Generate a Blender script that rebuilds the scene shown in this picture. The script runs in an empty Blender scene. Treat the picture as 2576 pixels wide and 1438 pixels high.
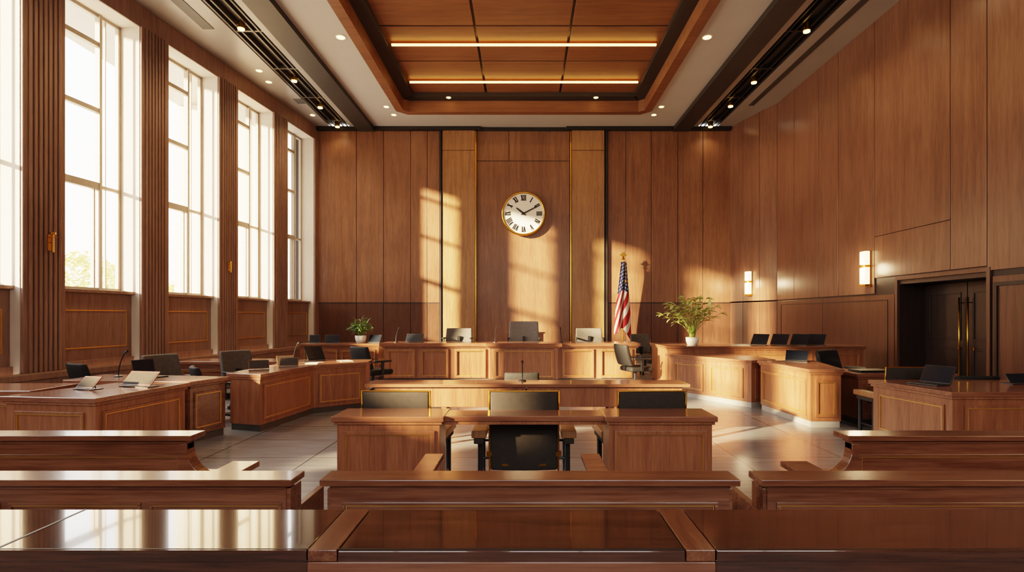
import bpy, math, random
from mathutils import Vector, Matrix
from mathutils.geometry import tessellate_polygon
random.seed(7)
F=1400.0; VX=1318.0; VY=795.0; EYE=1.6
scene=bpy.context.scene
COL=scene.collection
# ---------------------------------------------------------------- materials
def newmat(name):
    m=bpy.data.materials.new(name); m.use_nodes=True
    nt=m.node_tree; b=nt.nodes['Principled BSDF']; return m,nt,b
def lin(h):
    h=h.lstrip('#'); o=[]
    for i in (0,2,4):
        c=int(h[i:i+2],16)/255; o.append(c/12.92 if c<=.04045 else ((c+.055)/1.055)**2.4)
    return (*o,1)
def plain(name,col,rough=.5,metal=0,coat=0,emit=None,es=0,var=.06,nscale=6,spec=.5):
    m,nt,b=newmat(name)
    c=lin(col)
    if var>0:
        tc=nt.nodes.new('ShaderNodeTexCoord'); n=nt.nodes.new('ShaderNodeTexNoise'); n.inputs['Scale'].default_value=nscale
        n.inputs['Detail'].default_value=3
        r=nt.nodes.new('ShaderNodeValToRGB'); nt.links.new(tc.outputs['Object'],n.inputs['Vector'])
        nt.links.new(n.outputs['Fac'],r.inputs['Fac'])
        r.color_ramp.elements[0].position=.3; r.color_ramp.elements[1].position=.7
        r.color_ramp.elements[0].color=(*[x*(1-var*2) for x in c[:3]],1); r.color_ramp.elements[1].color=(*[min(1,x*(1+var*2)) for x in c[:3]],1)
        nt.links.new(r.outputs['Color'],b.inputs['Base Color'])
    else: b.inputs['Base Color'].default_value=c
    b.inputs['Roughness'].default_value=rough; b.inputs['Metallic'].default_value=metal
    b.inputs['Coat Weight'].default_value=coat; b.inputs['Specular IOR Level'].default_value=spec
    if emit:
        b.inputs['Emission Color'].default_value=lin(emit); b.inputs['Emission Strength'].default_value=es
    return m
def wood(name,c1,c2,rough=.35,axis='Z',sc=1.0,coat=0.0,bump=.04,big=.35,cr=.08):
    m,nt,b=newmat(name)
    N=nt.nodes.new; L=nt.links.new
    tc=N('ShaderNodeTexCoord'); mp=N('ShaderNodeMapping')
    s={'Z':(9,9,.5),'X':(.5,9,9),'Y':(9,.5,9)}[axis]
    mp.inputs['Scale'].default_value=tuple(v*sc for v in s)
    L(tc.outputs['Object'],mp.inputs['Vector'])
    n1=N('ShaderNodeTexNoise'); n1.inputs['Scale'].default_value=1.2; n1.inputs['Detail'].default_value=6; n1.inputs['Distortion'].default_value=1.3
    n2=N('ShaderNodeTexNoise'); n2.inputs['Scale'].default_value=9; n2.inputs['Detail'].default_value=4
    n3=N('ShaderNodeTexNoise'); n3.inputs['Scale'].default_value=.7; n3.inputs['Detail'].default_value=2
    L(mp.outputs['Vector'],n1.inputs['Vector']); L(mp.outputs['Vector'],n2.inputs['Vector']); L(tc.outputs['Object'],n3.inputs['Vector'])
    a=N('ShaderNodeMath'); a.operation='MULTIPLY_ADD'; a.inputs[1].default_value=.45; L(n2.outputs['Fac'],a.inputs[0]); 
    a2=N('ShaderNodeMath'); a2.operation='MULTIPLY'; a2.inputs[1].default_value=.55; L(n1.outputs['Fac'],a2.inputs[0]); L(a2.outputs[0],a.inputs[2])
    a3=N('ShaderNodeMath'); a3.operation='MULTIPLY_ADD'; a3.inputs[1].default_value=big; L(n3.outputs['Fac'],a3.inputs[0]); 
    a4=N('ShaderNodeMath'); a4.operation='SUBTRACT'; a4.inputs[1].default_value=big/2; L(a.outputs[0],a4.inputs[0]); L(a4.outputs[0],a3.inputs[2])
    r=N('ShaderNodeValToRGB'); L(a3.outputs[0],r.inputs['Fac'])
    r.color_ramp.elements[0].position=.36; r.color_ramp.elements[1].position=.66
    r.color_ramp.elements[0].color=lin(c1); r.color_ramp.elements[1].color=lin(c2)
    hs=N('ShaderNodeHueSaturation'); hs.inputs['Saturation'].default_value=.9; L(r.outputs['Color'],hs.inputs['Color'])
    L(hs.outputs['Color'],b.inputs['Base Color'])
    b.inputs['Roughness'].default_value=rough; b.inputs['Coat Weight'].default_value=coat; b.inputs['Coat Roughness'].default_value=cr
    if bump>0:
        bp=N('ShaderNodeBump'); bp.inputs['Strength'].default_value=bump; bp.inputs['Distance'].default_value=.01
        L(n2.outputs['Fac'],bp.inputs['Height']); L(bp.outputs['Normal'],b.inputs['Normal'])
    return m
M={}
M['wall']=wood('wall_wood','#6a4026','#8a5a38',.36,'Z',.8)
M['wallR']=wood('wall_wood_side','#64402d','#825840',.28,'Z',.8)
M['wallD']=wood('wainscot_wood','#47291b','#603b28',.3,'Z',.8)
M['pil']=wood('pilaster_wood','#85552a','#aa7742',.4,'Z',1.1)
M['flute']=wood('fluted_wood','#745545','#927160',.5,'Z',1)  # wood tone lightened to stand in for haze by the windows
M['ceilw']=wood('ceiling_wood','#6c3e1e','#87532a',.5,'X',.4,bump=0)
M['deskV']=wood('desk_wood_upright','#7a4221','#a06236',.36,'Z',.9,coat=.1)
M['top']=wood('desk_top_wood','#724029','#98603f',.2,'X',.7,coat=.4)
M['pew']=wood('pew_wood','#5f341c','#855334',.22,'X',.8,coat=.3)
M['table']=wood('polished_table_wood','#382013','#5a3522',.09,'X',.9,coat=.7,bump=.0,cr=.03)
M['tabin']=wood('table_inlay_wood','#5b3018','#84502b',.2,'Y',1,coat=.4)
M['doorw']=wood('door_wood','#22140e','#341f15',.4,'Z',1)
M['dark']=plain('dark_trim','#1d1613',.45)
M['kick']=plain('kick_metal','#4a4540',.4,metal=.3)
M['kickw']=plain('kick_pale','#a9a39a',.4)
M['gold']=plain('brass','#d09a42',.25,metal=1,var=.03)
M['golddull']=plain('brass_inlay','#d2a055',.35,metal=.7,var=.03)
M['plaster']=plain('plaster','#c9bfb4',.8,var=.02,nscale=3)
M['ceil']=plain('ceiling_paint','#b9b4b0',.7,var=.015,nscale=1)
M['ceilg']=plain('ceiling_satin','#99938f',.35,var=.015,nscale=1)
M['beam']=plain('beam_dark','#2c2826',.5)
M['leather']=plain('dark_leather','#38332f',.75,nscale=20,spec=.2)
M['leatherg']=plain('grey_leather','#77726d',.6,nscale=20,spec=.3)
M['leathers']=plain('grey_leather_darkened','#57534f',.65,nscale=20,spec=.25)
M['leatherm']=plain('slate_leather','#262524',.7,nscale=20,spec=.25)
M['steel']=plain('steel','#b8b4ae',.25,metal=1,var=.02)
M['gun']=plain('gunmetal','#3c3d40',.3,metal=.6,var=.02)
M['blackp']=plain('black_plastic','#1b1b1d',.4)
M['screen']=plain('screen_glass','#1b222c',.15,var=.02)
M['white']=plain('white_ceramic','#e8e2d6',.3,var=.02)
M['soil']=plain('soil','#2a1a10',.9)
M['leafA']=plain('leaf_light','#aab063',.5,var=.2,nscale=9)
M['leafB']=plain('leaf_green','#5c7c40',.5,var=.2,nscale=9)
M['stem']=plain('plant_stem','#77893a',.6)
M['bulb']=plain('lamp_glow','#fff0d0',.4,var=0,emit='#ffbe6a',es=12)
M['strip']=plain('strip_glow','#ffe0a0',.4,var=0,emit='#ffb860',es=9)
M['sconce']=plain('sconce_glass','#fff2d8',.4,var=0,emit='#ffd79c',es=6)
M['face']=plain('clock_face_paint','#fffaf0',.5,var=.0)
M['ink']=plain('clock_ink','#0c0a09',.5,var=0)
M['paper']=plain('paper','#bdb5a8',.7,var=.02)
M['treeleaf']=plain('tree_leaf','#d8cf8c',.8,var=.12,nscale=2)  # haze put into the colour: leaves paled
M['bark']=plain('tree_bark','#8a7658',.9)
M['ground']=plain('outdoor_paving','#cfc6b4',.9,nscale=.5)
M['frame']=plain('window_frame_paint','#a39586',.5,var=.02)
def floor_mat():
    m,nt,b=newmat('floor_tile'); N=nt.nodes.new; L=nt.links.new
    tc=N('ShaderNodeTexCoord'); mp=N('ShaderNodeMapping'); L(tc.outputs['Object'],mp.inputs['Vector'])
    br=N('ShaderNodeTexBrick'); br.offset=.0; br.inputs['Scale'].default_value=1
    br.inputs['Brick Width'].default_value=1.2; br.inputs['Row Height'].default_value=.9; br.inputs['Mortar Size'].default_value=.008
    br.inputs['Color1'].default_value=lin('#8b8c8e'); br.inputs['Color2'].default_value=lin('#9b9b9c'); br.inputs['Mortar'].default_value=lin('#45423f')
    L(mp.outputs['Vector'],br.inputs['Vector'])
    n=N('ShaderNodeTexNoise'); m2=N('ShaderNodeMapping'); m2.inputs['Scale'].default_value=(1.2,9,1); L(tc.outputs['Object'],m2.inputs['Vector']); L(m2.outputs['Vector'],n.inputs['Vector'])
    n.inputs['Scale'].default_value=1.5; n.inputs['Detail'].default_value=6
    r=N('ShaderNodeValToRGB'); r.color_ramp.elements[0].position=.3; r.color_ramp.elements[1].position=.7
    r.color_ramp.elements[0].color=(.75,.73,.71,1); r.color_ramp.elements[1].color=(1,1,1,1); L(n.outputs['Fac'],r.inputs['Fac'])
    mx=N('ShaderNodeMix'); mx.data_type='RGBA'; mx.blend_type='MULTIPLY'; mx.inputs[0].default_value=1
    L(br.outputs['Color'],mx.inputs[6]); L(r.outputs['Color'],mx.inputs[7]); L(mx.outputs[2],b.inputs['Base Color'])
    rr=N('ShaderNodeMapRange'); rr.inputs['To Min'].default_value=.13; rr.inputs['To Max'].default_value=.26; L(n.outputs['Fac'],rr.inputs['Value']); L(rr.outputs[0],b.inputs['Roughness'])
    return m
M['floor']=floor_mat()
def vent_mat():
    m,nt,b=newmat('vent_grille'); N=nt.nodes.new; L=nt.links.new
    tc=N('ShaderNodeTexCoord'); w=N('ShaderNodeTexWave'); w.bands_direction='Y'; w.inputs['Scale'].default_value=12
    L(tc.outputs['Object'],w.inputs['Vector']); r=N('ShaderNodeValToRGB'); L(w.outputs['Fac'],r.inputs['Fac'])
    r.color_ramp.elements[0].color=(.01,.01,.01,1); r.color_ramp.elements[1].color=(.09,.08,.075,1); L(r.outputs['Color'],b.inputs['Base Color'])
    b.inputs['Roughness'].default_value=.5
    return m
M['vent']=vent_mat()
def flag_mat():
    m,nt,b=newmat('flag_cloth'); N=nt.nodes.new; L=nt.links.new
    uv=N('ShaderNodeUVMap'); uv.uv_map='UVMap'; sx=N('ShaderNodeSeparateXYZ'); L(uv.outputs['UV'],sx.inputs[0])
    mu=N('ShaderNodeMath'); mu.operation='MULTIPLY'; mu.inputs[1].default_value=6.5; L(sx.outputs['Y'],mu.inputs[0])
    fr=N('ShaderNodeMath'); fr.operation='FRACT'; L(mu.outputs[0],fr.inputs[0])
    gt=N('ShaderNodeMath'); gt.operation='GREATER_THAN'; gt.inputs[1].default_value=.55; L(fr.outputs[0],gt.inputs[0])
    mx=N('ShaderNodeMix'); mx.data_type='RGBA'; L(gt.outputs[0],mx.inputs[0]); mx.inputs[6].default_value=lin('#8f0a16'); mx.inputs[7].default_value=lin('#c9c3bc')
    vo=N('ShaderNodeVectorMath'); vo.operation='MULTIPLY'; vo.inputs[1].default_value=(20,14,1); L(uv.outputs['UV'],vo.inputs[0])
    fv=N('ShaderNodeVectorMath'); fv.operation='FRACTION'; L(vo.outputs[0],fv.inputs[0])
    d=N('ShaderNodeVectorMath'); d.operation='DISTANCE'; d.inputs[1].default_value=(.5,.5,0); L(fv.outputs[0],d.inputs[0])
    st=N('ShaderNodeMath'); st.operation='LESS_THAN'; st.inputs[1].default_value=.2; L(d.outputs['Value'],st.inputs[0])
    cn=N('ShaderNodeMix'); cn.data_type='RGBA'; L(st.outputs[0],cn.inputs[0]); cn.inputs[6].default_value=lin('#0e1a4a'); cn.inputs[7].default_value=(.6,.6,.6,1)
    lu=N('ShaderNodeMath'); lu.operation='LESS_THAN'; lu.inputs[1].default_value=.42; L(sx.outputs['X'],lu.inputs[0])
    fm=N('ShaderNodeMix'); fm.data_type='RGBA'; L(lu.outputs[0],fm.inputs[0]); L(mx.outputs[2],fm.inputs[6]); L(cn.outputs[2],fm.inputs[7])
    L(fm.outputs[2],b.inputs['Base Color']); b.inputs['Roughness'].default_value=.8
    return m
M['flag']=flag_mat()
# ---------------------------------------------------------------- mesh builder
class MB:
    def __init__(s): s.v=[]; s.f=[]
    def add(s,vs,fs):
        o=len(s.v); s.v+= [tuple(v) for v in vs]; s.f+=[tuple(i+o for i in f) for f in fs]; return s
    def box8(s,o,a,b,c):
        o,a,b,c=map(Vector,(o,a,b,c))
        if a.cross(b).dot(c)<0: a,b=b,a
        vs=[o,o+a,o+a+b,o+b,o+c,o+a+c,o+a+b+c,o+b+c]
        return s.add(vs,[(0,3,2,1),(4,5,6,7),(0,1,5,4),(1,2,6,5),(2,3,7,6),(3,0,4,7)])
    def box(s,x0,x1,y0,y1,z0,z1): return s.box8((x0,y0,z0),(x1-x0,0,0),(0,y1-y0,0),(0,0,z1-z0))
    def prism(s,poly,z0,z1):
        ar=sum(poly[i][0]*poly[(i+1)%len(poly)][1]-poly[(i+1)%len(poly)][0]*poly[i][1] for i in range(len(poly)))
        if ar<0: poly=poly[::-1]
        n=len(poly); vs=[(p[0],p[1],z0) for p in poly]+[(p[0],p[1],z1) for p in poly]
        fs=[tuple(range(n-1,-1,-1)),tuple(range(n,2*n))]+[(i,(i+1)%n,n+(i+1)%n,n+i) for i in range(n)]
        return s.add(vs,fs)
    def prismY(s,poly,y0,y1):
        n=len(poly); vs=[(p[0],y0,p[1]) for p in poly]+[(p[0],y1,p[1]) for p in poly]
        ar=sum(poly[i][0]*poly[(i+1)%n][1]-poly[(i+1)%n][0]*poly[i][1] for i in range(n))
        fs=[tuple(range(n)),tuple(range(2*n-1,n-1,-1))]+[(i,n+i,n+(i+1)%n,(i+1)%n) for i in range(n)]
        if ar<0: fs=[f[::-1] for f in fs]
        return s.add(vs,fs)
    def cyl(s,p0,p1,r0,r1=None,n=16):
        r1=r0 if r1 is None else r1
        p0,p1=Vector(p0),Vector(p1); d=(p1-p0).normalized()
        u=d.orthogonal().normalized(); w=d.cross(u)
        vs=[p0+(u*math.cos(2*math.pi*i/n)+w*math.sin(2*math.pi*i/n))*r0 for i in range(n)]+[p1+(u*math.cos(2*math.pi*i/n)+w*math.sin(2*math.pi*i/n))*r1 for i in range(n)]
        return s.add(vs,[tuple(range(n-1,-1,-1)),tuple(range(n,2*n))]+[(i,(i+1)%n,n+(i+1)%n,n+i) for i in range(n)])
    def tube(s,pts,r,n=8):
        for i in range(len(pts)-1):
            ra=r[i] if isinstance(r,(list,tuple)) else r; rb=r[i+1] if isinstance(r,(list,tuple)) else r
            s.cyl(pts[i],pts[i+1],ra,rb,n)
        return s
    def lathe(s,prof,n=24,c=(0,0,0)):
        vs=[];fs=[]
        for r,z in prof:
            for i in range(n): a=2*math.pi*i/n; vs.append((c[0]+r*math.cos(a),c[1]+r*math.sin(a),c[2]+z))
        for j in range(len(prof)-1):
            for i in range(n): fs.append((j*n+i,j*n+(i+1)%n,(j+1)*n+(i+1)%n,(j+1)*n+i))
        return s.add(vs,fs)
def setp(ob,parent=None,label=None,cat=None,group=None,kind=None):
    if parent: ob.parent=parent
    if label: ob['label']=label
    if cat: ob['category']=cat
    if group: ob['group']=group
    if kind: ob['kind']=kind
    return ob
def make(mb,name,mat,parent=None,bevel=0,seg=2,smooth=False,loc=(0,0,0),rot=0,rotation=None,**kw):
    me=bpy.data.meshes.new(name); me.from_pydata(mb.v,[],mb.f); me.update()
    me.materials.append(M[mat] if isinstance(mat,str) else mat)
    ob=bpy.data.objects.new(name,me); COL.objects.link(ob)
    ob.location=loc; ob.rotation_euler=rotation if rotation else (0,0,rot)
    if bevel>0:
        b=ob.modifiers.new('bevel','BEVEL'); b.width=bevel; b.segments=seg; b.limit_method='ANGLE'; b.angle_limit=math.radians(40)
    if smooth or seg>2:
        for p in me.polygons: p.use_smooth=True
    return setp(ob,parent,**kw)
def thing(name,label,cat,loc=(0,0,0),rot=0,group=None):
    e=bpy.data.objects.new(name,None); COL.objects.link(e); e.empty_display_size=.1
    e.location=loc; e.rotation_euler=(0,0,rot); return setp(e,None,label,cat,group)
def copy_thing(root,loc,rot=0,label=None,scale=None):
    r=root.copy(); COL.objects.link(r); r.location=loc; r.rotation_euler=(0,0,rot)
    if label: r['label']=label
    if scale: r.scale=(scale,)*3
    def rec(src,dst):
        for c in src.children:
            k=c.copy(); COL.objects.link(k); k.parent=dst; k.matrix_parent_inverse=c.matrix_parent_inverse.copy(); rec(c,k)
    rec(root,r); return r
def struct(mb,name,mat,**kw): return make(mb,name,mat,kind='structure',**kw)
def offset(poly,d):
    n=len(poly); ar=sum(poly[i][0]*poly[(i+1)%n][1]-poly[(i+1)%n][0]*poly[i][1] for i in range(n)); sg=1 if ar>0 else -1
    out=[]
    for i in range(n):
        p0,p1,p2=Vector(poly[i-1]),Vector(poly[i]),Vector(poly[(i+1)%n])
        a=(p1-p0).normalized(); b=(p2-p1).normalized()
        na=Vector((a.y,-a.x))*sg; nb=Vector((b.y,-b.x))*sg
        m=(na+nb); k=d/max(.3,(1+na.dot(nb)))
        out.append((p1.x+m.x*k,p1.y+m.y*k))
    return out
def frame(mb,p,q,s0,s1,z0,z1,w=.03,d=.015,sg=1):
    p,q=Vector(p),Vector(q); u=(q-p); L=u.length; u/=L; n=Vector((u.y,-u.x))*sg
    def bx(a,b,za,zb):
        o=p+u*a-n*.003; mb.box8((o.x,o.y,za),(u.x*(b-a),u.y*(b-a),0),(n.x*(d+.003),n.y*(d+.003),0),(0,0,zb-za))
    a,b=s0*L,s1*L
    bx(a,b,z0,z0+w); bx(a,b,z1-w,z1); bx(a,a+w,z0+w,z1-w); bx(b-w,b,z0+w,z1-w)
def desk(name,label,pts,h,faces,mat='deskV',topmat='top',over=.04,lip=.05,kick='kick',kh=.09,cat='desk',brass=True,group=None,mw=.028,md=.018,gap=.06):
    cx=sum(p[0] for p in pts)/len(pts); cy=sum(p[1] for p in pts)/len(pts)
    L=[(p[0]-cx,p[1]-cy) for p in pts]
    n=len(L); ar=sum(L[i][0]*L[(i+1)%n][1]-L[(i+1)%n][0]*L[i][1] for i in range(n)); sg=1 if ar>0 else -1
    t=thing(name,label,cat,(cx,cy,0),group=group)
    make(MB().prism(L,kh,h-lip-.03),'body',mat,t,bevel=.004)
    make(MB().prism(offset(L,-.015),0,kh),'kickboard',kick,t)
    top=MB().prism(offset(L,over),h-lip,h); make(top,'desktop',topmat,t,bevel=.006)
    make(MB().prism(offset(L,over*.5),h-lip-.03,h-lip),'cornice',mat,t,bevel=.004)
    fm=MB(); gm=MB()
    for e,segs in faces.items():
        for (a,b) in segs:
            p,q=L[e],L[(e+1)%n]; ln=(Vector(q)-Vector(p)).length
            frame(fm,p,q,a,b,kh+gap,h-lip-.04-gap,mw,md,sg)
            k=mw/ln
            frame(gm,p,q,a+k,b-k,kh+gap+mw,h-lip-.04-gap-mw,.010,md*.75,sg)
    if fm.f: make(fm,'panel_molding',mat,t,bevel=.003)
    if gm.f and brass: make(gm,'brass_inlay','golddull',t)
    return t
# ================================================================ ROOM
Hc=8.0; YB=18.9; YR=-5.2
struct(MB().box(-10.6,8.6,YR-.2,YB+.3,-.1,0),'floor','floor')
struct(MB().box(-7.9,8.2,YB+.04,YB+.3,0,Hc),'wall_back','dark')
X=lambda px:(px-VX)*YB/F
g=.009
def panels(mb,xs,z0,z1,y=YB,t=.05):
    for a,b in zip(xs[:-1],xs[1:]): mb.box(a+g,b-g,y-t+.04,y+.05,z0,z1)
zl=2.04
mb=MB()
lx=[-7.02]+[X(p) for p in (897,965,1033,1075)]+[X(1106)]
rx=[X(1529)]+[X(p) for p in (1574,1638,1705,1768)]+[7.02]
for xs in (lx,rx): panels(mb,xs,zl+.03,Hc-.12)
struct(mb,'wall_back_panelling','wall',bevel=.004)
mb=MB(); panels(mb,lx,.12,zl-.0); panels(mb,rx,.12,zl-.0)
struct(mb,'wall_back_wainscot','wallD',bevel=.004)
mb=MB(); panels(mb,[X(1199),X(1433)],.12,6.86,t=.04); panels(mb,[X(1199),X(1280),X(1433)],6.88,Hc-.12,t=.04)
struct(mb,'wall_back_center','wall',bevel=.004)
mb=MB()
for a,b in ((1113,1196),(1437,1520)):
    panels(mb,[X(a),X(b)],.12,7.2,t=.12); panels(mb,[X(a),X(b)],7.215,Hc-.12,t=.12)
struct(mb,'wall_back_pilasters','pil',bevel=.006)
mb=MB()
for p in (1197.5,1435): mb.box(X(p)-.018,X(p)+.018,YB-.1,YB,.12,Hc-.15)
struct(mb,'trim_1','gold')
mb=MB()
for p in (1109,1525): mb.box(X(p)-.03,X(p)+.03,YB-.12,YB+.02,0,Hc-.12)
mb.box(-7.0,X(1106),YB-.02,YB+.02,zl-.0,zl+.03); mb.box(X(1529),7.0,YB-.02,YB+.02,zl,zl+.03)
mb.box(-7,X(1210),YB-.16,YB+.05,Hc-.12,Hc); mb.box(X(1424),7.0,YB-.16,YB+.05,Hc-.12,Hc); mb.box(X(1210),X(1424),YB-.05,YB+.05,Hc-.12,Hc)
struct(mb,'trim_2','dark')
struct(MB().box(-7,7,YB-.06,YB,0,.13),'baseboard_back','dark')
# right wall
XR=7.62
DY0,DY1,DZ=9.16,11.35,2.33
pl=[(7.0,18.9),(7.16,18.2),(7.38,17.45),(7.62,16.75)]
struct(MB().box(XR+.03,XR+.9,YR,DY0,0,Hc).box(XR+.03,XR+.9,DY1,YB+.3,0,Hc).box(XR+.03,XR+.9,DY0,DY1,DZ,Hc),'wall_right','dark')
def strip(mb,p,q,z0,z1,t=.03):
    p,q=Vector(p),Vector(q); u=(q-p).normalized(); n=Vector((-u.y,u.x))
    if n.x>0:n=-n
    o=p+u*g; e=(q-p).length-2*g
    mb.box8((o.x,o.y,z0),(u.x*e,u.y*e,0),(-n.x*t,-n.y*t,0),(0,0,z1-z0))
mu=MB(); ml=MB()
for a,b in zip(pl[:-1],pl[1:]):
    strip(mu,a,b,2.09,Hc); strip(ml,a,b,.12,2.05)
ys=[16.75,15.7,14.4,13.5,12.1]
for a,b in zip(ys[:-1],ys[1:]): strip(mu,(XR,b),(XR,a),2.09,Hc)
for (a,b) in ((9.95,12.1),): strip(mu,(XR,a),(XR,b),3.33,Hc); strip(mu,(XR,a),(XR,b),DZ+.1,3.318)
strip(mu,(XR,9.16),(XR,9.95),DZ+.1,Hc)
yn=[9.16,7.7,6.2,4.7,3.2,1.7,.2,-1.3,-2.8,-4.3,-5.2]
for a,b in zip(yn[:-1],yn[1:]): strip(mu,(XR,b),(XR,a),2.35,Hc)
for a,b in ((16.75,14.2),(14.2,11.45)): strip(ml,(XR,b),(XR,a),.12,2.05)
for a,b in zip(yn[:-1],yn[1:]): strip(ml,(XR,b),(XR,a-(.1 if a==9.16 else 0)),.12,2.25)
struct(mu,'wall_right_panelling','wallR',bevel=.004); struct(ml,'wall_right_wainscot','wallD',bevel=.004)
mb=MB()
mb.box(XR-.015,XR+.05,DY0-.07,DY0,0,DZ+.08).box(XR-.015,XR+.05,DY1,DY1+.07,0,DZ+.08).box(XR-.015,XR+.05,DY0,DY1,DZ,DZ+.08)
struct(mb,'trim_3','wallD',bevel=.005)
mb=MB()
for (a,b) in ((11.65,16.5),): frame(mb,(XR,a),(XR,b),0,1,.35,1.95,.02,.008,-1)
for (a,b) in ((6.9,9.0),(4.5,6.6),(2.2,4.2)): frame(mb,(XR,a),(XR,b),0,1,.3,2.15,.06,.03,-1)
struct(mb,'trim_4','dark')
struct(MB().box(XR-.03,XR,YR,DY0-.1,0,.12).box(XR-.03,XR,DY1+.1,16.75,0,.12),'baseboard_right','dark')
def door(n,y0,y1,hy):
    d=thing('door_%d'%n,None,None,(XR+.55,y0,0)); d['kind']='structure'
    w=y1-y0
    make(MB().box(0,.06,.01,w-.01,0,DZ-.1),'leaf','doorw',d,bevel=.004)
    fm=MB(); frame(fm,(0,.14),(0,w-.14),0,1,1.15,2.05,.03,.015,-1); frame(fm,(0,.14),(0,w-.14),0,1,.2,1.0,.03,.015,-1)
    make(fm,'panel_molding','doorw',d,bevel=.003)
    h=MB(); h.cyl((-.07,hy,.35),(-.07,hy,1.95),.016,n=10)
    for z in (.45,1.85): h.cyl((-.07,hy,z),(0,hy,z),.01,n=8)
    make(h,'pull_handle','gold',d,smooth=True)
    k=MB(); k.cyl((-.03,hy-.06 if hy>w/2 else hy+.06,1.0),(0,hy-.06 if hy>w/2 else hy+.06,1.0),.03,n=14); make(k,'lock','gold',d)
mid=(DY0+DY1)/2
door(1,DY0,mid,mid-DY0-.1); door(2,mid,DY1,.1)
struct(MB().box(XR+.62,XR+.9,DY0,DY1,0,DZ).box(XR+.03,XR+.62,DY0,DY1,DZ-.08,DZ).box(XR+.03,XR+.62,DY1-.02,DY1,0,DZ-.08).box(XR+.03,XR+.62,DY0,DY0+.02,0,DZ-.08),'trim_5','doorw')
# unseen rear wall; its three windows are added for frontal fill light
rear_fill=[(-3.4,-.9),(-.3,2.2),(2.8,5.3)]; RZ0,RZ1=3.4,6.5
mb=MB().box(-10.6,8.6,YR-.3,YR,0,RZ0).box(-10.6,8.6,YR-.3,YR,RZ1,Hc)
xs=[-10.6]+[v for o in rear_fill for v in o]+[8.6]
for i in range(0,len(xs),2): mb.box(xs[i],xs[i+1],YR-.3,YR,RZ0,RZ1)
struct(mb,'wall_rear','wall')
for i,(a,b) in enumerate(rear_fill):
    mb=MB(); y0,y1=YR-.2,YR-.14
    mb.box(a,a+.06,y0,y1,RZ0,RZ1).box(b-.06,b,y0,y1,RZ0,RZ1).box(a,b,y0,y1,RZ0,RZ0+.06).box(a,b,y0,y1,RZ1-.06,RZ1).box((a+b)/2-.03,(a+b)/2+.03,y0,y1,RZ0,RZ1).box(a,b,y0,y1,4.9,4.96)
    struct(mb,'window_%d'%(20+i),'frame')  # frame of an added fill window behind the camera
# left wall
LW=dict(loc=(-9.268,0,0),rot=-math.atan(.12)); K=1/math.cos(math.atan(.12))
starts=[9.8+2.4*k for k in range(-5,4)]
ops=[(a*K,(a+1.65)*K) for a in starts]
SILL=2.1; WT=7.55
ye=19.1*K; yb=YR*K
mb=MB()
mb.box(-.54,-.02,yb,ye,WT,Hc+.0)
edges=[yb]+[v for o in ops for v in o]+[ye]
cols=[(edges[i],edges[i+1]) for i in range(0,len(edges),2)]
for a,b in cols: mb.box(-.54,-.02,a,b,0,WT)
def zr(i): return (3.35 if i==0 else SILL, 5.3 if i<3 else WT)
mb.box(-.54,-.1,ops[0][0],ops[0][1],SILL,3.35)  # unseen sill raised to keep sun off pews and pedestals
for i in range(3): mb.box(-.54,-.1,ops[i][0],ops[i][1],5.3,WT)   # unseen window heads lowered to keep sun off the right wall
struct(mb,'wall_left','plaster',**LW)
mb=MB(); sm=MB(); gm=MB()
for a,b in ops:
    mb.box(-.54,-.2,a,b,.6,SILL-.06); sm.box(-.54,-.12,a,b,SILL-.06,SILL)
    sm.box(-.21,-.14,a,b,.62,.78)
    frame(gm,(-.2,a),(-.2,b),.08,.92,1.0,1.72,.02,.012,1)
struct(mb,'wall_left_wainscot','flute',**LW); struct(sm,'trim_6','flute',bevel=.006,**LW); struct(gm,'trim_7','golddull',**LW)
mb=MB()
mb.box(-.02,0.01,yb,ye,WT,Hc)
mb.box(-.05,.22,yb,ye,.56,.66).box(-.05,.18,yb,ye,0,.56)
struct(mb,'trim_8','flute',bevel=.006,**LW)
for i,(a,b) in enumerate(cols):
    mb=MB(); mb.box(-.03,.03,a+.01,b-.01,.66,WT+.02)
    w=b-a-.16; nr=7
    if .4<w<3:
        for k in range(nr):
            y=a+.08+w*(k+.15)/nr; mb.box(.03,.06,y,y+w/nr*.62,.66,WT+.02)
    struct(mb,'trim_%d'%(20+i),'flute',bevel=.006,**LW)
for i,(a,b) in enumerate(ops):
    mb=MB(); x0,x1=-.52,-.44; fw=.06; SI,WI=zr(i)
    mb.box(x0,x1,a,a+fw,SI,WI).box(x0,x1,b-fw,b,SI,WI).box(x0,x1,a,b,SI,SI+fw).box(x0,x1,a,b,WI-fw,WI)
    m=a+(b-a)*.70
    mb.box(x0+.0,x1+.03,m-.03,m+.03,SI,WI)
    mb.box(x0,x1-.03,m+.16,m+.18,SI,WI)
    for z,t in ((4.16,.07),(5.65,.045),(6.95,.045)):
        if z<WI: mb.box(x0,x1+.02,a,m,z-t,z+t)
    mb.box(x0,x1,m,b,4.16-.03,4.16+.03)
    mb.box(x0,x1,m-.13,m-.10,SI,4.1)
    struct(mb,'window_%d'%(i+1),'frame',bevel=.004,**LW)
struct(MB().box(-3.4,-.54,16.55*K,16.85*K,-.2,8.6),'sun_block_fin','plaster',**LW)  # outdoor fin added to block sun from the farthest window
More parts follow.
